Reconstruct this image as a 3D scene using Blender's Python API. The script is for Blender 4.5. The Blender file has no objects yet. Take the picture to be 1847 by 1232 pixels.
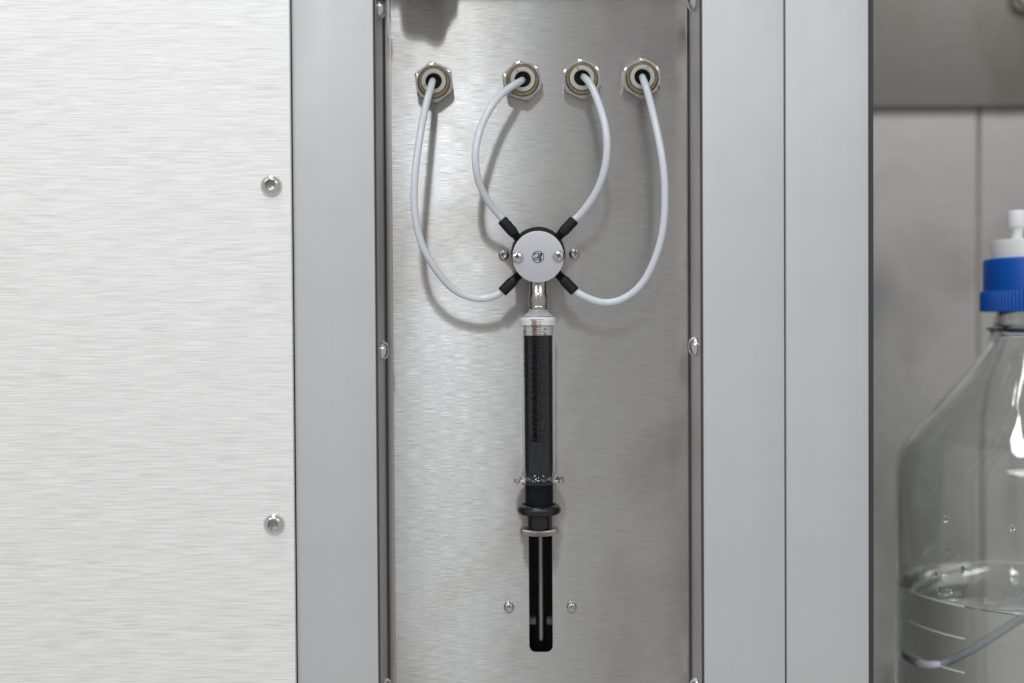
import bpy, bmesh, math, random
from mathutils import Vector, Matrix
random.seed(4)
S = bpy.context.scene
COL = S.collection
PI = math.pi

# ------------------------------------------------------------------ camera
W_PX, H_PX, F_PX = 1847.0, 1232.0, 2100.0
DIST = 0.57                       # camera to the front of the aluminium posts
PITCH = math.radians(1.0)
ROLL = math.radians(0.36)
cam = bpy.data.cameras.new('camera')
cam_o = bpy.data.objects.new('camera', cam)
COL.objects.link(cam_o)
cam.sensor_width = 36.0
cam.lens = 36.0 * F_PX / W_PX
cam.clip_start = 0.02
cam.clip_end = 50
cam_o.matrix_world = (Matrix.Translation((0, -DIST, DIST * math.tan(PITCH)))
                      @ Matrix.Rotation(PI / 2 - PITCH, 4, 'X') @ Matrix.Rotation(-ROLL, 4, 'Z'))
cam.dof.use_dof = True
cam.dof.focus_distance = 0.588
cam.dof.aperture_fstop = 3.2
S.camera = cam_o
CM = cam_o.matrix_world.copy()
CL = CM.translation.copy()

# ------------------------------------------------------------------ world, lamps, exposure
world = bpy.data.worlds.new('World')
S.world = world
world.use_nodes = True
world.node_tree.nodes['Background'].inputs['Color'].default_value = (0.985, 0.985, 0.98, 1)
world.node_tree.nodes['Background'].inputs['Strength'].default_value = 0.42

LAMP = Vector((-0.225, -3.1, 2.80))            # small ceiling spot, up and to the left


def area_lamp(name, loc, target, sx, sy, watts, colour):
    d = bpy.data.lights.new(name, 'AREA')
    d.shape = 'RECTANGLE'
    d.size, d.size_y = sx, sy
    d.energy = watts
    d.color = colour
    o = bpy.data.objects.new(name, d)
    o.location = loc
    dv = Vector(target) - Vector(loc)
    if dv.xy.length > 1e-4:                      # else it hangs level and shines straight down
        o.rotation_euler = dv.to_track_quat('-Z', 'Y').to_euler()
    COL.objects.link(o)
    return o


area_lamp('spot_lamp', LAMP, (0, 0, 0), 0.17, 0.17, 12.0, (0.92, 0.96, 1.0))
area_lamp('ceiling_panel_lamp', (-2.6, -4.6, 2.6), (-2.6, -4.6, 0), 1.8, 2.4, 88.0, (0.98, 0.985, 1.0))
area_lamp('ceiling_panel_lamp', (2.4, -4.6, 2.6), (2.4, -4.6, 0), 1.8, 2.4, 70.0, (0.95, 0.97, 1.0))
area_lamp('ceiling_strip_lamp', (-0.52, -0.5, 2.5), (-0.52, -0.5, 0), 0.34, 1.2, 20.0, (0.98, 0.99, 1.0))
area_lamp('ceiling_panel_lamp', (-0.30, -3.4, 2.95), (-0.30, -3.4, 0), 0.32, 1.2, 24.0, (0.90, 0.95, 1.0))

S.view_settings.view_transform = 'Standard'
S.view_settings.look = 'None'
S.view_settings.exposure = 0.12
S.view_settings.gamma = 1.0
S.view_settings.use_curve_mapping = False
S.render.engine = 'CYCLES'
S.cycles.use_denoising = True
S.cycles.max_bounces = 16
S.cycles.transmission_bounces = 14
S.cycles.glossy_bounces = 6
S.cycles.transparent_max_bounces = 16
S.cycles.sample_clamp_indirect = 40.0
S.cycles.blur_glossy = 0.6


# ------------------------------------------------------------------ helpers
def at(px, py, Y):
    """photo pixel -> point on the vertical plane y = Y"""
    d = CM.to_3x3() @ Vector(((px - W_PX / 2) / F_PX, -(py - H_PX / 2) / F_PX, -1.0))
    t = (Y - CL.y) / d.y
    return CL + d * t


def mpp(Y):
    """metres for one photo pixel at depth Y"""
    return (Y + DIST) / F_PX


def link(name, me, mat, parent=None, smooth=True, loc=None):
    o = bpy.data.objects.new(name, me)
    COL.objects.link(o)
    if mat is not None and not me.materials:
        me.materials.append(mat)
    if smooth:
        me.polygons.foreach_set('use_smooth', [True] * len(me.polygons))
        me.set_sharp_from_angle(angle=math.radians(38))
    if loc is not None:
        o.location = loc
    if parent is not None:
        o.parent = parent
    return o


def thing(name, loc, label, cat, group=None):
    o = bpy.data.objects.new(name, None)
    o.empty_display_size = 0.01
    o.location = loc
    COL.objects.link(o)
    tag(o, label, cat, group)
    return o


def tag(o, label, cat, group=None):
    o['label'] = label
    o['category'] = cat
    if group:
        o['group'] = group
    return o


FRONT = Matrix(((1, 0, 0, 0), (0, 0, -1, 0), (0, 1, 0, 0), (0, 0, 0, 1)))   # local z -> towards the camera
UP = Matrix.Identity(4)


def aim(d):
    return Vector(d).to_track_quat('Z', 'Y').to_matrix().to_4x4()


def loft(rings, nseg=48, M=UP, cap0=True, cap1=True, closed=False, name='m'):
    """rings: list of (radius or function of angle, height)"""
    vs, fs = [], []
    for r, h in rings:
        for k in range(nseg):
            a = 2 * PI * k / nseg
            rr = r(a) if callable(r) else r
            vs.append(M @ Vector((rr * math.cos(a), rr * math.sin(a), h)))
    n = len(rings)
    for i in range(n - 1 if not closed else n):
        j = (i + 1) % n
        for k in range(nseg):
            k2 = (k + 1) % nseg
            fs.append((i * nseg + k, i * nseg + k2, j * nseg + k2, j * nseg + k))
    if not closed:
        if cap0:
            fs.append(tuple(range(nseg - 1, -1, -1)))
        if cap1:
            fs.append(tuple((n - 1) * nseg + k for k in range(nseg)))
    me = bpy.data.meshes.new(name)
    me.from_pydata([tuple(v) for v in vs], [], fs)
    bm = bmesh.new()
    bm.from_mesh(me)
    bmesh.ops.recalc_face_normals(bm, faces=bm.faces)
    bm.to_mesh(me)
    bm.free()
    return me


def box_mesh(x0, x1, y0, y1, z0, z1, bev=0.0, seg=2, name='m'):
    bm = bmesh.new()
    bmesh.ops.create_cube(bm, size=1)
    for v in bm.verts:
        v.co = Vector((x0 if v.co.x < 0 else x1, y0 if v.co.y < 0 else y1, z0 if v.co.z < 0 else z1))
    if bev > 0:
        bmesh.ops.bevel(bm, geom=list(bm.edges), offset=bev, segments=seg, profile=0.5, affect='EDGES')
    me = bpy.data.meshes.new(name)
    bm.to_mesh(me)
    bm.free()
    return me


def smooth_path(pts, sub=8):
    P = [Vector(p) for p in pts]
    out = []
    for i in range(len(P) - 1):
        p0 = P[max(i - 1, 0)]
        p1, p2 = P[i], P[i + 1]
        p3 = P[min(i + 2, len(P) - 1)]
        for k in range(sub):
            t = k / sub
            out.append(0.5 * ((2 * p1) + (p2 - p0) * t + (2 * p0 - 5 * p1 + 4 * p2 - p3) * t * t
                              + (3 * p1 - p0 - 3 * p2 + p3) * t * t * t))
    out.append(P[-1])
    return out


def relax(pts, n=6):
    for _ in range(n):
        pts = [pts[0]] + [(pts[i - 1] + pts[i] * 2 + pts[i + 1]) / 4 for i in range(1, len(pts) - 1)] + [pts[-1]]
    return pts


def tube_mesh(path, r, nseg=20, r_in=None, name='m'):
    vs, fs = [], []
    n = len(path)
    up = Vector((0.3, -1, 0.2)).normalized()
    prof = [r] if r_in is None else [r, r_in]
    N = len(prof)
    for i, p in enumerate(path):
        t = (path[min(i + 1, n - 1)] - path[max(i - 1, 0)]).normalized()
        side = t.cross(up).normalized()
        up = side.cross(t).normalized()
        for q in prof:
            for k in range(nseg):
                a = 2 * PI * k / nseg
                vs.append(p + side * (math.cos(a) * q) + up * (math.sin(a) * q))
    st = nseg * N
    for i in range(n - 1):
        for q in range(N):
            for k in range(nseg):
                k2 = (k + 1) % nseg
                f = (i * st + q * nseg + k, i * st + q * nseg + k2, (i + 1) * st + q * nseg + k2, (i + 1) * st + q * nseg + k)
                fs.append(f if q == 0 else f[::-1])
    for e in (0, n - 1):
        b = e * st
        if N == 1:
            fs.append(tuple(b + k for k in range(nseg)))
        else:
            for k in range(nseg):
                k2 = (k + 1) % nseg
                fs.append((b + k, b + k2, b + nseg + k2, b + nseg + k))
    me = bpy.data.meshes.new(name)
    me.from_pydata([tuple(v) for v in vs], [], fs)
    bm = bmesh.new()
    bm.from_mesh(me)
    bmesh.ops.recalc_face_normals(bm, faces=bm.faces)
    bm.to_mesh(me)
    bm.free()
    return me


def plate_mesh(outline, holes, y0, y1, name='m'):
    """flat plate in xz with holes, front at y0, back at y1"""
    bm = bmesh.new()

    def loop(pts):
        vs = [bm.verts.new((p[0], y0, p[1])) for p in pts]
        return [bm.edges.new((vs[i], vs[(i + 1) % len(vs)])) for i in range(len(vs))]
    edges = loop(outline)
    for h in holes:
        edges += loop(h)
    bmesh.ops.triangle_fill(bm, use_beauty=True, use_dissolve=False, edges=edges)
    fr = list(bm.faces)
    ext = bmesh.ops.extrude_face_region(bm, geom=fr)
    for g in ext['geom']:
        if isinstance(g, bmesh.types.BMVert):
            g.co.y = y1
    bmesh.ops.recalc_face_normals(bm, faces=bm.faces)
    me = bpy.data.meshes.new(name)
    bm.to_mesh(me)
    bm.free()
    return me


def rounded_rect(x0, x1, z0, z1, r, n=8):
    pts = []
    for cx, cz, a0 in ((x1 - r, z1 - r, 0), (x0 + r, z1 - r, 90), (x0 + r, z0 + r, 180), (x1 - r, z0 + r, 270)):
        for k in range(n + 1):
            a = math.radians(a0 + 90 * k / n)
            pts.append((cx + r * math.cos(a), cz + r * math.sin(a)))
    return pts


# ------------------------------------------------------------------ materials
def mat(name, col, rough=0.5, metal=0.0, **kw):
    m = bpy.data.materials.new(name)
    m.use_nodes = True
    b = m.node_tree.nodes['Principled BSDF']
    b.inputs['Base Color'].default_value = (*col, 1)
    b.inputs['Roughness'].default_value = rough
    b.inputs['Metallic'].default_value = metal
    for k, v in kw.items():
        b.inputs[k.replace('_', ' ')].default_value = v
    return m


class G:
    """short node graph writer"""
    def __init__(self, m):
        self.t = m.node_tree
        self.b = self.t.nodes['Principled BSDF']
        self.co = self.t.nodes.new('ShaderNodeTexCoord')

    def noise(self, scale_xyz, detail=3, rough=0.55, scale=1.0, dist=0.0):
        mp = self.t.nodes.new('ShaderNodeMapping')
        mp.inputs['Scale'].default_value = scale_xyz
        self.t.links.new(self.co.outputs['Object'], mp.inputs['Vector'])
        n = self.t.nodes.new('ShaderNodeTexNoise')
        n.inputs['Scale'].default_value = scale
        n.inputs['Detail'].default_value = detail
        n.inputs['Roughness'].default_value = rough
        n.inputs['Distortion'].default_value = dist
        self.t.links.new(mp.outputs['Vector'], n.inputs['Vector'])
        return n.outputs['Fac']

    def ramp(self, fac, stops):
        r = self.t.nodes.new('ShaderNodeValToRGB')
        e = r.color_ramp.elements
        while len(e) < len(stops):
            e.new(0.5)
        for q, (p, c) in zip(e, stops):
            q.position = p
            q.color = (c, c, c, 1) if not isinstance(c, tuple) else (*c, 1)
        self.t.links.new(fac, r.inputs['Fac'])
        return r.outputs['Color']

    def mul(self, a, b):
        x = self.t.nodes.new('ShaderNodeMix')
        x.data_type = 'RGBA'
        x.blend_type = 'MULTIPLY'
        x.inputs[0].default_value = 1.0
        self.t.links.new(a, x.inputs[6])
        self.t.links.new(b, x.inputs[7])
        return x.outputs[2]

    def to(self, out, sock):
        self.t.links.new(out, self.b.inputs[sock])

    def bump(self, fac, strength, dist):
        n = self.t.nodes.new('ShaderNodeBump')
        n.inputs['Strength'].default_value = strength
        n.inputs['Distance'].default_value = dist
        self.t.links.new(fac, n.inputs['Height'])
        self.t.links.new(n.outputs['Normal'], self.b.inputs['Normal'])

    def vertical_tangent(self):
        c = self.t.nodes.new('ShaderNodeCombineXYZ')
        c.inputs['Z'].default_value = 1.0
        self.t.links.new(c.outputs[0], self.b.inputs['Tangent'])


def brushed(name, tint, lo, hi, rough, aniso, blotch, sx=55, sz=1300, bump=0.10, spread=0.0, metal=1.0):
    m = mat(name, tint, rough, metal, Anisotropic=aniso)
    g = G(m)
    g.vertical_tangent()
    st = g.noise((sx, sx, sz), 4, 0.62)
    fine = g.noise((sx * 4, sx * 4, sz * 2.2), 2, 0.5)
    c = g.ramp(st, [(0.30, tuple(t * lo for t in tint)), (0.62, tuple(t * hi for t in tint))])
    c = g.mul(c, g.ramp(fine, [(0.3, 0.95), (0.7, 1.0)]))
    if blotch:
        sm = g.noise((14, 14, 10), 4, 0.55, 1.0, 0.4)
        c = g.mul(c, g.ramp(sm, [(0.34, (0.80, 0.775, 0.74)), (0.44, (0.90, 0.885, 0.87)), (0.52, (0.985, 0.98, 0.975)), (0.72, 1.0)]))
        rr = g.ramp(sm, [(0.3, rough * 1.12), (0.6, rough * 0.97)])
        g.to(rr, 'Roughness')
    g.to(c, 'Base Color')
    if spread:
        a = g.noise((115, 115, 14000), 3, 0.6)
        v = g.t.nodes.new('ShaderNodeMath')
        v.operation = 'MULTIPLY_ADD'
        v.inputs[1].default_value = spread
        v.inputs[2].default_value = -0.5 * spread
        g.t.links.new(a, v.inputs[0])
        c3 = g.t.nodes.new('ShaderNodeCombineXYZ')
        g.t.links.new(v.outputs[0], c3.inputs['Z'])
        ge = g.t.nodes.new('ShaderNodeNewGeometry')
        ad = g.t.nodes.new('ShaderNodeVectorMath')
        ad.operation = 'ADD'
        g.t.links.new(ge.outputs['Normal'], ad.inputs[0])
        g.t.links.new(c3.outputs[0], ad.inputs[1])
        nm = g.t.nodes.new('ShaderNodeVectorMath')
        nm.operation = 'NORMALIZE'
        g.t.links.new(ad.outputs[0], nm.inputs[0])
        g.to(nm.outputs[0], 'Normal')
    else:
        g.bump(st, bump, 0.0002)
    return m


M_DOOR = brushed('brushed_aluminium', (0.94, 0.932, 0.92), 0.77, 1.13, 0.50, 0.45, False, 55, 3300, 0.10, metal=0.5)
M_STEEL = brushed('brushed_stainless', (0.55, 0.545, 0.537), 0.85, 1.05, 0.33, 1.0, True, 80, 2600, 0, spread=1.25)
M_STEEL_V = mat('stainless_flange', (0.50, 0.49, 0.475), 0.36, 1.0)
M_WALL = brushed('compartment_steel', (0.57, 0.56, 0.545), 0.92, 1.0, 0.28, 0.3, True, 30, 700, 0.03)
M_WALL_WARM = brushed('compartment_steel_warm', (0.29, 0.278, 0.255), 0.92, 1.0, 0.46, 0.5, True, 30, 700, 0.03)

M_POST = mat('anodised_aluminium', (0.66, 0.67, 0.685), 0.55, 0.35)
g = G(M_POST)
g.to(g.mul(g.ramp(g.noise((200, 200, 3), 3), [(0.3, (0.60, 0.603, 0.605)), (0.7, (0.615, 0.618, 0.62))]),
           g.ramp(g.noise((1, 1, 1), 5, 0.6, 18), [(0.35, 0.965), (0.6, 1.0)])), 'Base Color')
g.to(g.ramp(g.noise((1, 1, 0.6), 5, 0.65, 26, 0.6), [(0.35, 0.47), (0.65, 0.60)]), 'Roughness')
vor = g.t.nodes.new('ShaderNodeTexVoronoi')
vor.inputs['Scale'].default_value = 70
g.t.links.new(g.co.outputs['Object'], vor.inputs['Vector'])
dust = g.ramp(vor.outputs['Distance'], [(0.0, 0.0), (0.022, 1.0)])
g.bump(g.mul(g.ramp(g.noise((1, 1, 1), 2, 0.5, 2600), [(0.0, 0.6), (1.0, 1.0)]), dust), 0.10, 0.0002)

M_CHROME = mat('bright_screw_steel', (0.72, 0.70, 0.67), 0.17, 1.0)
M_CHROME2 = mat('polished_connector_steel', (0.50, 0.47, 0.435), 0.18, 1.0)
M_NUT = mat('nickel_nut', (0.50, 0.49, 0.475), 0.26, 1.0)
M_KNURL = mat('knurled_steel', (0.40, 0.385, 0.36), 0.3, 1.0)
M_CORNER = mat('corner_gap_grey', (0.09, 0.087, 0.083), 0.6)
M_BRASS = mat('tarnished_brass', (0.52, 0.40, 0.235), 0.30, 1.0)
g = G(M_BRASS)
g.to(g.ramp(g.noise((1, 1, 1), 4, 0.6, 500), [(0.3, (0.36, 0.285, 0.18)), (0.7, (0.55, 0.455, 0.31))]), 'Base Color')
M_COLLAR = mat('pale_grey_plastic', (0.50, 0.495, 0.46), 0.45)
M_HOLE = mat('black_bore', (0.012, 0.011, 0.012), 0.35)
M_BLACK = mat('black_plastic', (0.011, 0.011, 0.014), 0.42, 0.0, Specular_IOR_Level=0.3)
M_RUBBER = mat('black_gloss_plastic', (0.012, 0.011, 0.012), 0.26)
M_DARK = mat('dark_void', (0.006, 0.006, 0.007), 0.8)
M_GASKET_SHADE = mat('gasket_and_shade', (0.05, 0.047, 0.05), 0.55)
M_TUBE = mat('milky_tubing', (0.86, 0.905, 0.98), 0.2, 0.0, Subsurface_Weight=0.25, Subsurface_Scale=0.003)
M_TUBE.node_tree.nodes['Principled BSDF'].inputs['Subsurface Radius'].default_value = (1.0, 1.0, 1.0)
_t = M_TUBE.node_tree
_tl = _t.nodes.new('ShaderNodeBsdfTranslucent')
_tl.inputs['Color'].default_value = (0.90, 0.95, 1.0, 1)
_mx = _t.nodes.new('ShaderNodeMixShader')
_mx.inputs[0].default_value = 0.12
_t.links.new(_t.nodes['Principled BSDF'].outputs[0], _mx.inputs[1])
_t.links.new(_tl.outputs[0], _mx.inputs[2])
_t.links.new(_mx.outputs[0], _t.nodes['Material Output'].inputs['Surface'])
M_FROST = mat('milky_glass', (0.80, 0.83, 0.85), 0.22, 0.0, Transmission_Weight=0.55, IOR=1.4)
M_DISC = mat('frosted_plastic', (0.57, 0.58, 0.61), 0.36, 0.0, Subsurface_Weight=0.5, Subsurface_Scale=0.003)
M_DISC.node_tree.nodes['Principled BSDF'].inputs['Subsurface Radius'].default_value = (1.0, 1.0, 1.0)
M_INK = mat('black_ink', (0.010, 0.010, 0.016), 0.5)
M_TICK = mat('brown_ink', (0.05, 0.02, 0.01), 0.6)
_t = M_TICK.node_tree                       # thin see-through ink: it tints whatever lies under it
_tr = _t.nodes.new('ShaderNodeBsdfTransparent')
_tr.inputs['Color'].default_value = (0.24, 0.075, 0.045, 1)
_t.links.new(_tr.outputs[0], _t.nodes['Material Output'].inputs['Surface'])
M_PTFE = mat('white_polymer', (0.86, 0.86, 0.86), 0.32)
M_PLUNGER = mat('charcoal_plunger', (0.006, 0.009, 0.0135), 0.45, 0.0, Specular_IOR_Level=0.15)
M_CAP = mat('blue_cap_plastic', (0.004, 0.095, 0.46), 0.42)
M_BROWN = mat('brown_block', (0.10, 0.073, 0.055), 0.6)
M_ROD = mat('dull_rod_steel', (0.34, 0.33, 0.325), 0.5, 0.3)
M_GLASS = mat('clear_glass', (1, 1, 1), 0.0, 0.0, Transmission_Weight=1.0, IOR=1.39)
M_SOCKET = mat('shaded_socket_steel', (0.38, 0.365, 0.345), 0.3, 1.0)  # rough broached steel, darkened to carry the shade inside the screw sockets
M_SEAM = mat('seam_sealant', (0.36, 0.325, 0.29), 0.5)
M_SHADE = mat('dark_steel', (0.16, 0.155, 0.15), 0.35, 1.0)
M_BOTTLE = mat('bottle_glass', (0.955, 0.97, 0.96), 0.0, 0.0, Transmission_Weight=1.0, IOR=1.50)
g = G(M_BOTTLE)
g.bump(g.noise((1, 1, 0.35), 2, 0.4, 34), 0.35, 0.0012)
M_WATER = mat('clear_liquid', (0.99, 1.0, 0.995), 0.0, 0.0, Transmission_Weight=1.0, IOR=1.333)
M_REFRACT = mat('refraction_white', (0.75, 0.76, 0.76), 0.5)

# ------------------------------------------------------------------ large structure
YP = 0.038                         # front of the recess back panel
ZB, ZT0 = -0.235, None
Pm = at(1000, 3, YP)
ZT0 = (Pm + (LAMP - Pm) * ((0 - YP) / (LAMP.y - YP))).z   # lower edge of the top rail


def X(px, Y=0.0, py=616):
    return at(px, py, Y).x


XA0, XA1 = X(531), X(677.5)
XB0, XB1 = X(1268.5), X(1415)
XC0, XC1 = X(1418), X(1567)
PZ0, PZ1 = -0.34, 0.34


def post(x0, x1, label):
    t = thing('frame_post', ((x0 + x1) / 2, 0.02, PZ0), label, 'frame post', 'aluminium posts of the cabinet')
    c = Vector(t.location)
    link('profile', box_mesh(x0 - c.x, x1 - c.x, -0.02, 0.02, 0, PZ1 - PZ0, 0.0006, 2), M_POST, t)
    return t, c


pa, ca = post(XA0, XA1, 'satin aluminium post between the brushed panel and the syringe recess')
pb, cb = post(XB0, XB1, 'satin aluminium post bordering the syringe recess, joined to a second post by a thin seam')
pc, cc = post(XC0, XC1, 'satin aluminium post next to the bottle, with a dark seal along its edge')
# dark seal strips
link('seal_strip', box_mesh(XC1 - cc.x, XC1 - cc.x + 0.0034, -0.017, 0.012, 0, PZ1 - PZ0, 0.0005, 1), M_GASKET_SHADE, pc)
link('seal_bead', box_mesh(XC1 - cc.x + 0.0034, XC1 - cc.x + 0.0041, -0.010, 0.005, 0, PZ1 - PZ0, 0.0002, 1), M_STEEL_V, pc)
link('seam_filler', box_mesh(XB1 - cb.x, XB1 - cb.x + (XC0 - XB1), -0.012, 0.02, 0, PZ1 - PZ0), M_DARK, pb)

# cross rails outside the picture, they close the openings
rail = tag(link('frame_rail', box_mesh(XA1 - 0.0002, XB0 + 0.0002, 0.0005, 0.04, ZT0, ZT0 + 0.04, 0.0006, 2), M_POST),
           'aluminium rail across the top of the syringe recess', 'frame rail')
rail2 = tag(link('frame_rail', box_mesh(XA1 - 0.0002, XB0 + 0.0002, 0.0005, 0.04, ZB - 0.04, ZB, 0.0006, 2), M_POST),
            'aluminium rail across the foot of the syringe recess', 'frame rail')
# added out-of-view plate, outlined from the shadow it throws on the recess top
sil = [(700, -60), (703, 8), (716, 10), (721, 30), (722, 48), (729, 64), (744, 70), (762, 71), (776, 78), (787, 82),
       (799, 74), (807, 52), (816, 36), (824, 26), (826, 8), (838, -60)]
YL = YP - 0.027
poly = []
for q in smooth_path([Vector((a, b, 0)) for a, b in sil], 4):
    p = at(q.x, q.y, YP)
    p = p + (LAMP - p) * ((YL - YP) / (LAMP.y - YP))
    poly.append((p.x, p.z))
link('shadow_plate', plate_mesh(poly, [], YL - 0.0015, YL + 0.0015), M_STEEL_V, rail, smooth=False)

# brushed door panel
XD1 = X(527.5, -0.003)
XD0 = -0.62
door = thing('brushed_panel', ((XD0 + XD1) / 2, 0, PZ0), 'bright brushed aluminium panel with two socket screws along its edge', 'panel')
dl = Vector(door.location)
link('sheet', box_mesh(XD0 - dl.x, XD1 - dl.x, -0.003, 0.0, 0, PZ1 - PZ0, 0.0003, 1), M_DOOR, door)
link('backing', box_mesh(XD0 - dl.x, XA0 - dl.x - 0.0001, 0.012, 0.03, 0, PZ1 - PZ0), M_DARK, door)


# recess panel with slot
SX0, SX1 = X(954, YP, 1050), X(996.5, YP, 1050)
SZ0, SZ1 = at(975, 1176, YP).z, at(975, 880, YP).z
PX0, PX1 = XA1 + 0.0018, XB0 - 0.0017
FX0, FX1 = XA1 + 0.0009, XB0 - 0.0008      # inner faces of the flanges
rec = thing('recess_panel', ((PX0 + PX1) / 2, YP, ZB), 'brushed stainless back panel of the recess with a long black slot', 'panel')
rl = Vector(rec.location)


def L(v, o):
    return (v[0] - o.x, v[1] - o.z)


link('back_sheet', plate_mesh([(PX0 - rl.x, 0.001), (PX1 - rl.x, 0.001), (PX1 - rl.x, 0.60), (PX0 - rl.x, 0.60)],
                              [[L(p, rl) for p in rounded_rect(SX0, SX1, SZ0, SZ1, 0.0034)]], 0, 0.0015), M_STEEL, rec, smooth=False)
for s, fx, name in ((-1, FX0, 'side_flange'), (1, FX1, 'side_flange')):
    x0, x1 = (XA1 + 0.0001, fx) if s < 0 else (fx, XB0 - 0.0001)
    link(name, box_mesh(x0 - rl.x, x1 - rl.x, 0.0046 - YP, 0.012, 0.001, 0.60, 0.0002, 1), M_STEEL_V, rec)
for x0, x1 in ((XA1 + 0.0001, XA1 + 0.0005), (XB0 - 0.0005, XB0 - 0.0001)):
    link('edge_shade', box_mesh(x0 - rl.x, x1 - rl.x, 0.0010 - YP, 0.0045 - YP, 0.001, 0.60), M_GASKET_SHADE, rec)  # dark strips put the shade of the post sides into colour
for x0, x1 in ((PX0 + 0.0001, X(709.5, YP)), (X(1239.5, YP), PX1 - 0.0001)):
    link('edge_strip', box_mesh(x0 - rl.x, x1 - rl.x, -0.0007, -0.0001, 0.001, 0.60, 0.00025, 2), M_STEEL_V, rec)
link('back_cover', box_mesh(FX0 - 0.001 - rl.x, FX1 + 0.001 - rl.x, 0.034, 0.036, 0.001, 0.60), M_BLACK, rec)
for x in (SX0 - 0.004, SX1 + 0.003):
    link('slot_liner', box_mesh(x - rl.x, x + 0.001 - rl.x, 0.0017, 0.0338, SZ0 - 0.004 - rl.z, SZ1 + 0.004 - rl.z), M_DARK, rec)
for x0, x1 in ((FX0 + 0.00005, PX0 - 0.00005), (PX1 + 0.00005, FX1 - 0.00005)):
    link('corner_gap_shade', box_mesh(x0 - rl.x, x1 - rl.x, 0.0004, 0.0014, 0.001, 0.60), M_CORNER, rec)  # grey filler, its colour stands for the shade in the open gap
# rod and guide blocks in the slot
yr = YP + 0.009
pr = at(975.5, 1060, yr)
rz0, rz1 = at(975.5, 1155, yr).z, at(973, 880, yr).z
r_ = 3.6 * mpp(yr)
link('guide_rod', loft([(r_ * 0.5, 0), (r_ * 0.85, r_ * 0.3), (r_, r_ * 0.9), (r_, rz1 - rz0)], 20), M_ROD, rec,
     loc=Vector((pr.x, yr, rz0)) - rl)
for a, b in ((949, 966.5), (986.5, 1001)):
    p, q = at(a, 1126, YP + 0.005), at(b, 1115, YP + 0.005)
    link('guide_block', box_mesh(p.x - rl.x, q.x - rl.x, 0.004, 0.010, p.z - rl.z, q.z - rl.z, 0.0003, 1), M_BROWN, rec)


# ------------------------------------------------------------------ screws
def hexr(a0, rot=0.0):
    return lambda a: a0 * math.cos(PI / 6) / math.cos(((a + rot) % (PI / 3)) - PI / 6)


def socket_screw_mesh(R, H, rot):
    sr = R * 0.50
    head = loft([(R * 0.96, 0), (R, H * 0.10), (R * 0.985, H * 0.26), (R * 0.93, H * 0.50), (R * 0.82, H * 0.74),
                 (R * 0.70, H * 0.92), (R * 0.62, H * 0.985), (R * 0.58, H), (hexr(sr * 1.05, rot), H * 0.99), (hexr(sr, rot), H * 0.93)],
                48, UP, True, False)
    sock = loft([(hexr(sr, rot), H * 0.93), (hexr(sr * 0.97, rot), H * 0.18), (sr * 0.55, H * 0.10), (R * 0.02, H * 0.03)], 48, UP, False, True)
    return head, sock, 'hex_socket'


def cross_screw_mesh(R, H, rot):
    def s4(k):
        return lambda a: R * k * (0.36 + 0.64 * abs(math.cos(2 * (a + rot))) ** 7)
    head = loft([(R * 0.97, 0), (R, H * 0.15), (R * 0.97, H * 0.42), (R * 0.88, H * 0.68), (R * 0.77, H * 0.86), (R * 0.70, H * 0.95),
                 (s4(0.66), H), (s4(0.63), H * 0.95)], 96, UP, True, False)
    sock = loft([(s4(0.63), H * 0.95), (s4(0.52), H * 0.3), (R * 0.05, H * 0.06)], 96, UP, False, True)
    return head, sock, 'cross_recess'


def screw(parent, p, d, meshes, m, name='screw'):
    head, sock, sname = meshes
    o = link(name, head, m, parent)
    o.matrix_local = Matrix.Translation(p - Vector(parent.location)) @ aim(d)
    link(sname, sock, M_SOCKET, o)
    return o


for i, (px, py) in enumerate(((489.5, 335), (494.5, 945))):
    R = 19.3 * mpp(-0.005)
    screw(door, at(px, py, -0.0029), (0, -1, 0), socket_screw_mesh(R, R * 0.56, 0.25 + i * 0.5), M_CHROME)
for i, (px, py) in enumerate(((908.5, 460), (1036, 458), (918, 1094.5), (1031, 1094.5))):
    R = 9.6 * mpp(YP)
    screw(rec, at(px, py, YP + 0.0001), (0, -1, 0), socket_screw_mesh(R, R * 0.75, 0.2 + i * 0.7), M_CHROME)
ys = 0.019
for i, (px, py, s) in enumerate(((690, 16, 1), (690, 632, 1), (692, 1240, 1), (1250, 2, -1), (1252, 625, -1), (1252, 1241, -1))):
    R = 18.0 * mpp(ys)
    p = at(px, py, ys)
    p.x = FX0 - 0.0002 if s > 0 else FX1 + 0.0002
    screw(rec, p, (s, 0, 0), socket_screw_mesh(R, R * 0.66, 0.2 + i * 0.4), M_CHROME)


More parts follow.
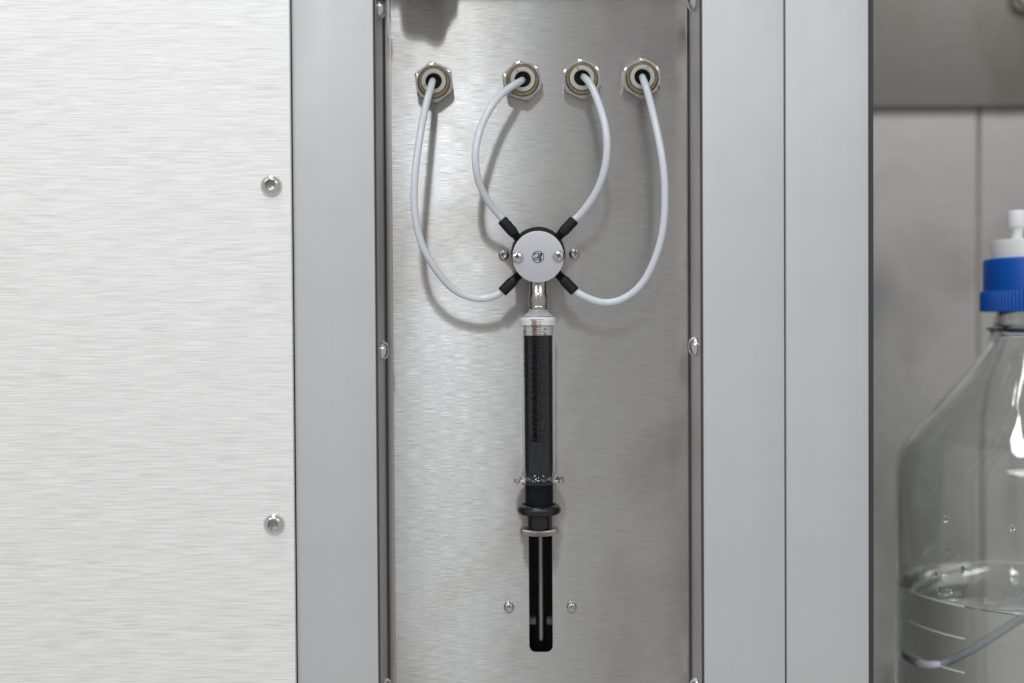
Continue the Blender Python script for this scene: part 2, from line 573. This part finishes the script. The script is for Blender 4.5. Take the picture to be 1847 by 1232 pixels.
# ------------------------------------------------------------------ bulkhead fittings
def fitting(px, py, tilt, dot, label, Yw=YP, group='bulkhead fittings in the recess'):
    sm = 1.0
    p = at(px, py, Yw - 0.0085)
    t = thing('bulkhead_fitting', (p.x, Yw, p.z), label, 'tube fitting', group)
    rc = 0.0109
    rot = -math.radians(90 + tilt)
    hx = lambda k: (lambda a: min(hexr(rc, rot)(a), rc * k))
    nut = loft([(hx(1.0), 0.0), (hx(1.0), 0.0048), (hx(0.985), 0.0052), (hx(0.955), 0.0056), (hx(0.93), 0.0058), (0.0085, 0.00585), (0.0083, 0.004)],
               96, FRONT, True, False)
    link('hex_nut', nut, M_NUT, t)
    ring = loft([(0.0083, 0.003), (0.0083, 0.0071), (0.0080, 0.0077), (0.0076, 0.0079), (0.0074, 0.0077), (0.0072, 0.0077),
                 (0.0069, 0.0080), (0.0067, 0.0079), (0.0065, 0.0074), (0.0065, 0.004)], 64, FRONT, False, False)
    link('brass_ring', ring, M_BRASS, t)
    collar = loft([(0.0064, 0.004), (0.0064, 0.0083), (0.0062, 0.0086), (0.0044, 0.0087), (0.0042, 0.0085), (0.0041, 0.0060)],
                  64, FRONT, False, False)
    c = link('release_collar', collar, M_COLLAR, t)
    a = math.radians(dot)
    me = loft([(0.00042, 0.0087), (0.00042, 0.00882), (0.00026, 0.00882), (0.00026, 0.0087)], 16, FRONT, False, False)
    link('molded_dot', me, M_GASKET_SHADE, c, loc=(0.0053 * math.cos(a), 0, 0.0053 * math.sin(a)))
    bore = loft([(0.0041, 0.0066), (0.0041, 0.0040), (0.0036, 0.0038), (0.0036, 0.0012), (0.0001, 0.0012)], 40, FRONT, False, True)
    link('bore', bore, M_HOLE, t)
    lip = loft([(0.00385, 0.0044), (0.0035, 0.0046), (0.0033, 0.0044), (0.0033, 0.0036)], 40, FRONT, False, False)
    link('grip_ring', lip, M_BRASS, t)
    return t, p


F1 = fitting(782, 146, 7, 205, 'brass-ringed hex fitting standing apart from the row of three others')
F2 = fitting(943, 142.5, 15, 125, 'brass-ringed hex fitting at the row end that faces the lone fitting')
F3 = fitting(1050, 140, 4, 115, 'brass-ringed hex fitting in the middle of the close row of three')
F4 = fitting(1159, 138.5, -1, 60, 'brass-ringed hex fitting at the row end beside the joined double posts')


# ------------------------------------------------------------------ tubes
def tube(pts, label):
    path = []
    for px, py, s in pts:
        path.append(at(px, py, YP - s * 0.001))
    path = relax(smooth_path(path, 8), 8)
    base = path[0].copy()
    o = link('tube', tube_mesh([q - base for q in path], 0.00183, 20, 0.0012), M_TUBE, None, loc=base)
    return tag(o, label, 'tube', 'milky tubes between the fittings and the valve')


tube([(780.5, 146.5, 2), (780, 147, 8), (777, 158, 14), (768, 190, 21), (757.5, 245, 27.5), (748, 320, 31), (748, 385, 31), (760, 439, 29),
      (779, 475, 26), (802, 507, 22), (827, 528, 18.5), (859, 539, 17), (884, 536.5, 17), (901, 529, 17.5), (909, 523, 18)],
     'milky tube making a wide loop down past the valve side from the lone fitting')
tube([(942, 144, 2), (940, 146, 8), (926, 154, 14), (899, 175, 20), (872, 218, 27), (858, 266, 31), (859, 307, 31), (868.5, 341, 27),
      (885, 370, 22), (901, 388, 18.5), (909, 400, 18)],
     'milky tube arching beside the wide loop into an upper black nut of the valve')
tube([(1052, 138, 2), (1054, 140, 8), (1061, 147, 14), (1070, 162, 18), (1082, 193, 24), (1092.5, 232, 28), (1095, 273, 29), (1088.5, 313, 27),
      (1073, 351, 23), (1050, 383, 19), (1040, 393, 18), (1032, 400, 18)],
     'milky tube arching from the middle of the three fittings into a black nut')
tube([(1158.5, 139, 2), (1159, 140, 8), (1163, 151, 14), (1168.5, 168, 18), (1181, 218, 24), (1192.5, 273, 28), (1199, 328, 29), (1198.5, 392, 28),
      (1190, 442, 26), (1172, 489, 23), (1150, 521, 20.5), (1120, 541, 18.5), (1094, 546, 17.5), (1073, 542.5, 17.5), (1052, 534, 18),
      (1039, 526.5, 18), (1031, 520, 18)],
     'milky tube making a wide loop from the row-end fitting beside the joined posts')

# ------------------------------------------------------------------ printed marks
LOGO = [[(612, 540), (592, 522), (594, 498), (622, 482), (670, 478), (745, 478)],
        [(748, 476), (733, 520), (712, 590), (690, 645), (655, 677), (615, 684), (588, 668), (590, 636), (622, 614), (680, 604),
         (740, 600), (790, 578), (820, 535), (824, 495), (808, 474), (792, 490), (780, 545), (764, 640), (744, 735)],
        [(756, 655), (790, 640), (815, 628)], [(768, 640), (790, 672), (826, 672)], [(758, 700), (790, 690), (800, 655)]]


def logo_quads(width):
    """flat quads of the emblem, unit ring radius 1, y up"""
    polys = []
    n = 56
    for k in range(n):
        a, b = 2 * PI * k / n, 2 * PI * (k + 1) / n
        ro, ri = 1.0 + width * 0.5, 1.0 - width * 0.5
        polys.append([(ri * math.cos(a), ri * math.sin(a)), (ro * math.cos(a), ro * math.sin(a)),
                      (ro * math.cos(b), ro * math.sin(b)), (ri * math.cos(b), ri * math.sin(b))])
    for st in LOGO:
        pts = [Vector(((x - 712) / 180.0, -(y - 588) / 180.0, 0)) for x, y in st]
        pts = smooth_path(pts, 5)
        for i in range(len(pts) - 1):
            d = (pts[i + 1] - pts[i])
            if d.length < 1e-6:
                continue
            nn = Vector((-d.y, d.x, 0)).normalized()
            w = width * (0.42 + 0.30 * abs(d.normalized().y))
            e = d.normalized() * width * 0.15
            a, b = pts[i] - e, pts[i + 1] + e
            polys.append([tuple((a + nn * w).xy), tuple((a - nn * w).xy), tuple((b - nn * w).xy), tuple((b + nn * w).xy)])
    return polys


def polys_mesh(polys3, name='m'):
    vs, fs = [], []
    for p in polys3:
        fs.append(tuple(range(len(vs), len(vs) + len(p))))
        vs += p
    me = bpy.data.meshes.new(name)
    me.from_pydata(vs, [], fs)
    return me


def text_polys(txt, shear=0.0):
    c = bpy.data.curves.new('txt', 'FONT')
    c.body = txt
    c.shear = shear
    c.offset = 0.006
    c.resolution_u = 3
    o = bpy.data.objects.new('txt', c)
    COL.objects.link(o)
    dg = bpy.context.evaluated_depsgraph_get()
    me = bpy.data.meshes.new_from_object(o.evaluated_get(dg))
    bm = bmesh.new()
    bm.from_mesh(me)
    bmesh.ops.triangulate(bm, faces=bm.faces)
    es = [e for e in bm.edges if e.calc_length() > 0.25]
    bmesh.ops.subdivide_edges(bm, edges=es, cuts=2)
    bmesh.ops.triangulate(bm, faces=bm.faces)
    out = [[(v.co.x, v.co.y) for v in f.verts] for f in bm.faces]
    bm.free()
    bpy.data.objects.remove(o)
    bpy.data.meshes.remove(me)
    bpy.data.curves.remove(c)
    return out


# ------------------------------------------------------------------ valve
YS = YP - 0.018                    # syringe axis and nut plane
pv = at(970.5, 462, YP)
valve = thing('rotary_valve', (pv.x, YP, pv.z), 'round grey-faced rotary valve on a black ring with four black nuts', 'valve')
vl = Vector(valve.location)


def rel(p, o):
    return Vector(p) - Vector(o.location)


s_ = 0.010
pr_ = at(970.8, 457.5, YP - s_)
R = 49.5 * mpp(YP - s_)
link('mounting_ring', loft([(R, 0.0), (R, 0.0072), (R * 0.985, 0.0078), (R * 0.95, 0.0079), (R * 0.945, 0.0086), (R * 0.975, 0.0088),
                            (R * 0.985, 0.0094), (R * 0.97, 0.010), (R * 0.90, 0.010)], 80, FRONT), M_RUBBER, valve,
     loc=rel((pr_.x, YP, pr_.z), valve))
YD = YP - 0.026
pd = at(970.8, 463, YD)
R = 46.5 * mpp(YD)
disc = link('front_disc', loft([(R * 0.99, 0.0101), (R * 0.99, 0.0225), (R, 0.0228), (R, 0.0255), (R * 0.992, 0.0259), (R * 0.975, 0.026)], 96, FRONT),
            M_DISC, valve, loc=rel((pd.x, YP, pd.z), valve))
me = polys_mesh([[(x * 10.3 * mpp(YD), 0, y * 10.3 * mpp(YD)) for x, y in q] for q in logo_quads(0.115)])
lg = at(970.5, 463.4, YD)
link('emblem', me, M_INK, disc, smooth=False, loc=(lg.x - pd.x, -0.02604, lg.z - pd.z))
for i, (px, py) in enumerate(((933, 464), (1007.5, 462))):
    R = 10.4 * mpp(YD)
    p = at(px, py, YD)
    screw(valve, Vector((p.x, YD + 0.0001, p.z)), (0, -1, 0), cross_screw_mesh(R, R * 0.62, 0.15 + 0.35 * i), M_CHROME)

for (ox, oy, ix, iy) in ((905.5, 396.5, 928, 422), (1036, 396.5, 1013, 421), (905.5, 527, 928.5, 503.5), (1037, 526, 1014, 502)):
    a, b = at(ox, oy, YS), at(ix, iy, YS)
    d = (b - a)
    ln = d.length
    rr = 9.9 * mpp(YS)

    def flute(k):
        return lambda t: rr * k * (1.0 - 0.07 * (0.5 + 0.5 * math.cos(8 * t)) ** 3)
    me = loft([(flute(0.90), 0), (flute(0.97), ln * 0.03), (flute(1.0), ln * 0.08), (flute(1.0), ln * 0.80), (flute(0.98), ln * 0.86),
               (rr * 0.88, ln * 0.90), (rr * 0.88, ln)], 64)
    o = link('tube_nut', me, M_BLACK, valve)
    o.matrix_local = Matrix.Translation(a - vl) @ aim(d)
    prof = []
    nt = 6
    tl = ln * 0.50
    for k in range(nt):
        h = ln * 0.99 + tl * k / nt
        prof += [(rr * 0.70, h), (rr * 0.86, h + tl / nt * 0.5)]
    prof.append((rr * 0.70, ln * 0.99 + tl))
    link('thread', loft(prof, 32), M_BLACK, o)

# metal connector below the valve
zc0, zc1 = at(971, 557.5, YS).z, at(971, 500, YS).z
xc = at(971, 532, YS).x
u = mpp(YS)
zm = at(971, 531, YS).z
h = zc1 - zc0
hm = zm - zc0
me = loft([(17.0 * u, 0), (17.4 * u, 0.0004), (17.4 * u, 0.0012), (16.9 * u, 0.0014), (16.9 * u, 0.0017), (17.5 * u, 0.0019),
           (17.5 * u, hm - 0.0004), (17.0 * u, hm), (16.3 * u, hm + 0.0003), (16.3 * u, h)], 64)
link('metal_connector', me, M_CHROME2, valve, loc=rel((xc, YS, zc0), valve))

# ------------------------------------------------------------------ syringe
xs = at(971.3, 700, YS).x
zz = lambda py: at(971, py, YS).z
syr = thing('glass_syringe', (xs, YS, zz(965)), 'upright glass syringe with charcoal plunger, brown scale and clear flange under the valve', 'syringe')
sl = Vector(syr.location)
Z = lambda py: zz(py) - sl.z
ro, ri = 30.2 * u, 26.4 * u
# barrel: outer wall, flange, inner wall (closed surface of revolution)
zf = Z(865.5)
prof = [(ro, Z(584)), (ro, Z(700)), (ro, Z(845)), (ro * 1.02, Z(853)), (ro * 1.10, Z(858)), (ro * 1.28, Z(860.5)), (45.0 * u, Z(861.5)),
        (46.2 * u, Z(864)), (46.2 * u, Z(867)), (45.0 * u, Z(869.5)), (ro * 1.3, Z(870.5)), (ro * 1.0, Z(871.5)), (ri * 1.05, Z(871.5)),
        (ri, Z(870.5)), (ri, Z(700)), (ri, Z(584))]
link('barrel', loft(prof, 96, UP, closed=True), M_GLASS, syr)
link('plunger', loft([(25.2 * u, Z(917)), (25.4 * u, Z(605.5)), (24.5 * u, Z(604.8))], 64), M_PLUNGER, syr)
link('plunger_tip', loft([(25.8 * u, Z(604.7)), (25.8 * u, Z(586)), (22 * u, Z(585))], 64), M_PTFE, syr)
rb = 32.2 * u
head = link('white_band', loft([(30.0 * u, Z(587)), (rb * 0.985, Z(586.5)), (rb, Z(584.5)), (rb * 0.99, Z(581)), (rb, Z(580.4)), (rb, Z(575)),
                                (rb * 0.985, Z(573)), (rb * 0.93, Z(572)), (rb * 0.5, Z(572.2))], 96), M_PTFE, syr)
link('glass_shoulder', loft([(29.4 * u, Z(571.9)), (29.0 * u, Z(571)), (24 * u, Z(567)), (18.6 * u, Z(563)), (17.2 * u, Z(560)), (16.2 * u, Z(557.7))], 96),
     M_FROST, syr)
link('seal_line', loft([(rb * 0.935, Z(572.6)), (rb * 0.935, Z(571.4)), (rb * 0.86, Z(571.0)), (rb * 0.86, Z(572.6))], 72, UP, closed=True), M_GASKET_SHADE, head)
# scale ticks: every piece wraps round the barrel


def ang(px):
    return math.asin(max(-0.99, min(0.99, (px - 971.3) / 30.2)))


def wrap(px_a, z, r):
    a = px_a
    return (r * math.sin(a), -r * math.cos(a), z)


rp = ro + 0.00006
tick_w = 0.55


def tick_poly(a0, a1, z, half, r):
    out = []
    n = 4
    for k in range(n):
        b, c = a0 + (a1 - a0) * k / n, a0 + (a1 - a0) * (k + 1) / n
        out.append([wrap(b, z - half, r), wrap(c, z - half, r), wrap(c, z + half, r), wrap(b, z + half, r)])
    return out


polys = []
for k in range(0, 101):
    py = 576.8 + 21.65 * k / 10.0
    r = rb + 0.00006 if py < 586.8 else rp
    x0, x1 = 960.0, 967.8
    if k % 5 == 0:
        x0 = 957.2
    if k % 2 == 0:
        x1 = 976.0
    if k % 10 == 0:
        x1 = 979.0
    polys += tick_poly(ang(x0), ang(min(x1, 967.8)), Z(py), tick_w * u * 1.15, r)
    if x1 > 968:
        polys += tick_poly(ang(967.9), ang(x1), Z(py), tick_w * u * 0.85, r)
link('scale_ticks', polys_mesh(polys), M_TICK, syr, smooth=False)


def wrap_text(txt, px_c, py0, py1, hpx, m, name, shear=0.0, r=rp):
    """text running down the barrel, letter tops to the right"""
    P = text_polys(txt, shear)
    xs_ = [v[0] for q in P for v in q]
    ys_ = [v[1] for q in P for v in q]
    x0, x1, y0, y1 = min(xs_), max(xs_), min(ys_), max(ys_)
    ac = ang(px_c)
    out = []
    for q in P:
        w = []
        for (x, y) in q:
            py = py0 + (x - x0) / (x1 - x0) * (py1 - py0)
            a = ac + ((y - y0) / (y1 - y0) - 0.5) * hpx / 30.2
            w.append(wrap(a, Z(py), r))
        out.append(w)
    return link(name, polys_mesh(out), m, syr, smooth=False)


for n in range(1, 11):
    c = 576.8 + 21.65 * n + 0.8
    wrap_text('%d.0' % n, 983.2, c - (6.4 if n < 10 else 8.4), c + (6.4 if n < 10 else 8.4), 5.6, M_INK, 'printed_number')
wrap_text('ml', 983.2, 806, 816, 5.8, M_INK, 'printed_unit', 0.2)
wrap_text('GASTIGHT \u00ae #1010', 946.6, 595, 680, 8.0, M_INK, 'printed_name', 0.25)
wrap_text('10000 \u00b5L', 952.5, 782, 820, 6.6, M_INK, 'printed_volume', 0.15)
lq = []
for q in logo_quads(0.15)[56:]:
    lq.append([wrap(ang(968.0) + y * 10.5 / 30.2, Z(811.5 + x * 10.5), rp) for x, y in q])
link('printed_emblem', polys_mesh(lq), M_INK, syr, smooth=False)
# plunger button, rod, arm and knurled nut
tor = []
for k in range(28):
    a = 2 * PI * k / 28
    tor.append(((30.8 + 9.0 * math.cos(a)) * u, Z(918.5) + 9.2 * u * math.sin(a)))
link('plunger_button', loft(tor, 72, UP, closed=True), M_RUBBER, syr)
link('plunger_foot', loft([(21.0 * u, Z(962)), (21.3 * u, Z(961)), (21.3 * u, Z(931)), (20 * u, Z(919))], 56), M_RUBBER, syr)
kn = lambda k: (lambda a: 33.6 * u * k * (1.0 - 0.04 * (0.5 + 0.5 * math.cos(60 * a))))
link('knurled_nut', loft([(30 * u, Z(962.4)), (kn(0.975), Z(962.2)), (kn(1.0), Z(961.2)), (kn(1.0), Z(953.6)), (kn(0.975), Z(952.6)), (30 * u, Z(952.4)),
                          (22 * u, Z(952.4)), (22 * u, Z(962.4))], 480, UP, closed=True), M_KNURL, syr)
link('drive_arm', box_mesh(-0.0048, 0.0048, 0.004, 0.044, Z(949), Z(926), 0.0006, 2), M_BLACK, syr)

# ------------------------------------------------------------------ bottle compartment
YB = 0.27
XR = 0.56
comp = link('compartment_back_wall', box_mesh(XC0, XR, YB, YB + 0.002, -0.36, 0.34), M_WALL)
comp['kind'] = 'structure'
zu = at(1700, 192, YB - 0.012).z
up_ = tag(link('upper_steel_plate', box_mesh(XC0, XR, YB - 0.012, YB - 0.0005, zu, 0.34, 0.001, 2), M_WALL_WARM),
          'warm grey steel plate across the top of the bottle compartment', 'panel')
ZF = -0.265
xq = at(1766, 400, YB).x
link('wall_seam', box_mesh(xq - 0.0012, xq + 0.0012, YB - 0.001, YB - 0.0001, -0.2, zu), M_SEAM, comp)
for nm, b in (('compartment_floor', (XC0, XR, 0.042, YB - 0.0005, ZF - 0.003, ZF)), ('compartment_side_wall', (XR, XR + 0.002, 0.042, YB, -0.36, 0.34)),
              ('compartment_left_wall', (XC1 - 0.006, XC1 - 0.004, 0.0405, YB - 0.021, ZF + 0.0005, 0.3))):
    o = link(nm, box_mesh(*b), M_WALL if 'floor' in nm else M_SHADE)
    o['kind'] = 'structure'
Fx = fitting(1858, -7, 10, 150, 'blurred brass-ringed fitting high on the warm steel plate over the bottle', YB - 0.012, 'bulkhead fittings over the bottle')

YBT = 0.10
ub = mpp(YBT)
pb0 = at(1862, 700, YBT)
xb = pb0.x
bot = thing('reagent_bottle', (xb, YBT, ZF), 'clear glass bottle with blue screw cap, part filled with clear liquid', 'bottle')
bl = Vector(bot.location)
ZZ = lambda py: at(1862, py, YBT).z - ZF
outer = [(52, 556), (55, 554), (58, 560), (62, 568), (65, 575), (66, 583), (72, 588), (79, 591.5), (74, 596), (70, 603), (74, 612), (81, 626), (98, 652), (119, 680),
         (143, 709), (168, 738), (190, 765), (207, 787), (222, 808), (231, 828), (235.5, 852), (236, 880), (236, 1000), (236, 1150), (236, 1250)]
wall = 11.0
pts = [Vector((r, py, 0)) for r, py in outer]
sm = smooth_path(pts, 3)
zb0 = 0.0
op = [(p.x * ub, ZZ(p.y)) for p in sm]
op += [(236 * ub, 0.022), (233 * ub, 0.012), (224 * ub, 0.004), (208 * ub, 0.0006), (190 * ub, 0.0), (170 * ub, 0.002), (60 * ub, 0.005)]
ip = [((min(p.x - wall, 57) if p.y < 604 else p.x - wall) * ub, ZZ(p.y)) for p in sm]
ip += [(225 * ub, 0.024), (222 * ub, 0.016), (212 * ub, 0.010), (190 * ub, 0.007), (170 * ub, 0.0075), (60 * ub, 0.0095)]


def revolve_shell(a, b, nseg):
    rings = [(0.0002, a[-1][1])] + a[::-1] + b + [(0.0002, b[-1][1])]
    return loft(rings, nseg, UP, True, True)


link('glass_body', revolve_shell(op, ip, 128), M_BOTTLE, bot)
zw = ZZ(1061)
wp = [(0.0002, 0.0094), (60 * ub, 0.0094), (170 * ub, 0.0074), (190 * ub, 0.0069), (212.4 * ub, 0.0099), (222.4 * ub, 0.0159), (225.4 * ub, 0.024), (225.4 * ub, zw + 0.0012),
      (224.0 * ub, zw + 0.0005), (220 * ub, zw + 0.0001), (214 * ub, zw), (0.0002, zw)]
link('liquid', loft(wp, 128), M_WATER, bot)
for py in (1092, 1146, 1203):  # white arcs painted on the glass for lines refracted through the liquid
    z = ZZ(py - 36)
    pl = []
    r = 236 * ub + 0.00008
    a0, a1 = math.radians(-92), math.radians(-50)
    for k in range(30):
        b, c = a0 + (a1 - a0) * k / 30, a0 + (a1 - a0) * (k + 1) / 30
        pl.append([wrap(b, z - 0.0005, r), wrap(c, z - 0.0005, r), wrap(c, z + 0.0005, r), wrap(b, z + 0.0005, r)])
    link('refracted_line', polys_mesh(pl), M_REFRACT, bot, smooth=False)
# drops clinging to the inside of the glass above the liquid
drop = loft([(0.0002, -0.0004), (0.0018, -0.0003), (0.0021, 0.0), (0.0017, 0.0007), (0.0010, 0.0011), (0.0002, 0.0012)], 14)
rnd = random.Random(11)
for k in range(16):
    a = math.radians(rnd.uniform(-66, 10))
    z = zw + 0.004 + abs(rnd.gauss(0, 0.020))
    d = link('droplet', drop, M_WATER, bot)
    nrm = Vector((-math.sin(a), math.cos(a), 0))
    r = 225 * ub - 0.0001
    sc = rnd.uniform(0.4, 1.0)
    d.matrix_local = Matrix.Translation((r * math.sin(a), -r * math.cos(a), z)) @ aim(nrm) @ Matrix.Diagonal((sc * rnd.uniform(0.7, 1.2), sc * rnd.uniform(0.8, 1.8), sc, 1))
# cap
rib = lambda R0: (lambda a: R0 * ub * (1 - 0.03 * (0.5 + 0.5 * math.cos(84 * a))))
cap = link('screw_cap', loft([(60 * ub, ZZ(561)), (86 * ub, ZZ(562)), (rib(88.2), ZZ(560)), (rib(88.2), ZZ(528)), (86 * ub, ZZ(525)), (83.2 * ub, ZZ(524)), (83.2 * ub, ZZ(472)),
                             (81.5 * ub, ZZ(468)), (77 * ub, ZZ(466)), (66 * ub, ZZ(466)), (66 * ub, ZZ(480))], 840), M_CAP, bot)
ins = link('cap_insert', loft([(69 * ub, ZZ(478)), (69.5 * ub, ZZ(437)), (68 * ub, ZZ(434)), (64 * ub, ZZ(433))], 72), M_PTFE, bot)
pp = at(1834.3, 420, YBT - 0.006)
plug = loft([(9.8 * ub, ZZ(436)), (10.3 * ub, ZZ(432)), (9.6 * ub, ZZ(429)), (10.3 * ub, ZZ(426)), (9.6 * ub, ZZ(423)), (10.3 * ub, ZZ(420)),
             (10.3 * ub, ZZ(416)), (13 * ub, ZZ(413)), (16.6 * ub, ZZ(410)), (17.0 * ub, ZZ(407)), (17.0 * ub, ZZ(384)), (16 * ub, ZZ(381.5)),
             (6 * ub, ZZ(381.3))], 48)
link('port_plug', plug, M_PTFE, bot, loc=(pp.x - xb, -0.006, 0))
# dip tube in the liquid
dp = []
for px, py, y in ((1878, 470, YBT), (1882, 700, YBT), (1890, 950, YBT + 0.005), (1880, 1060, YBT + 0.01), (1838, 1110, YBT - 0.01), (1795, 1145, YBT - 0.025), (1745, 1178, YBT - 0.035),
                  (1700, 1196, YBT - 0.035), (1668, 1199, YBT - 0.025), (1650, 1190, YBT - 0.008), (1660, 1180, YBT + 0.012)):
    dp.append(at(px, py, y))
dp = relax(smooth_path(dp, 8), 8)
base = dp[0].copy()
tag(link('dip_tube', tube_mesh([q - base for q in dp], 0.0021, 16), M_TUBE, None, loc=base), 'pale tube curling through the liquid inside the bottle', 'tube')
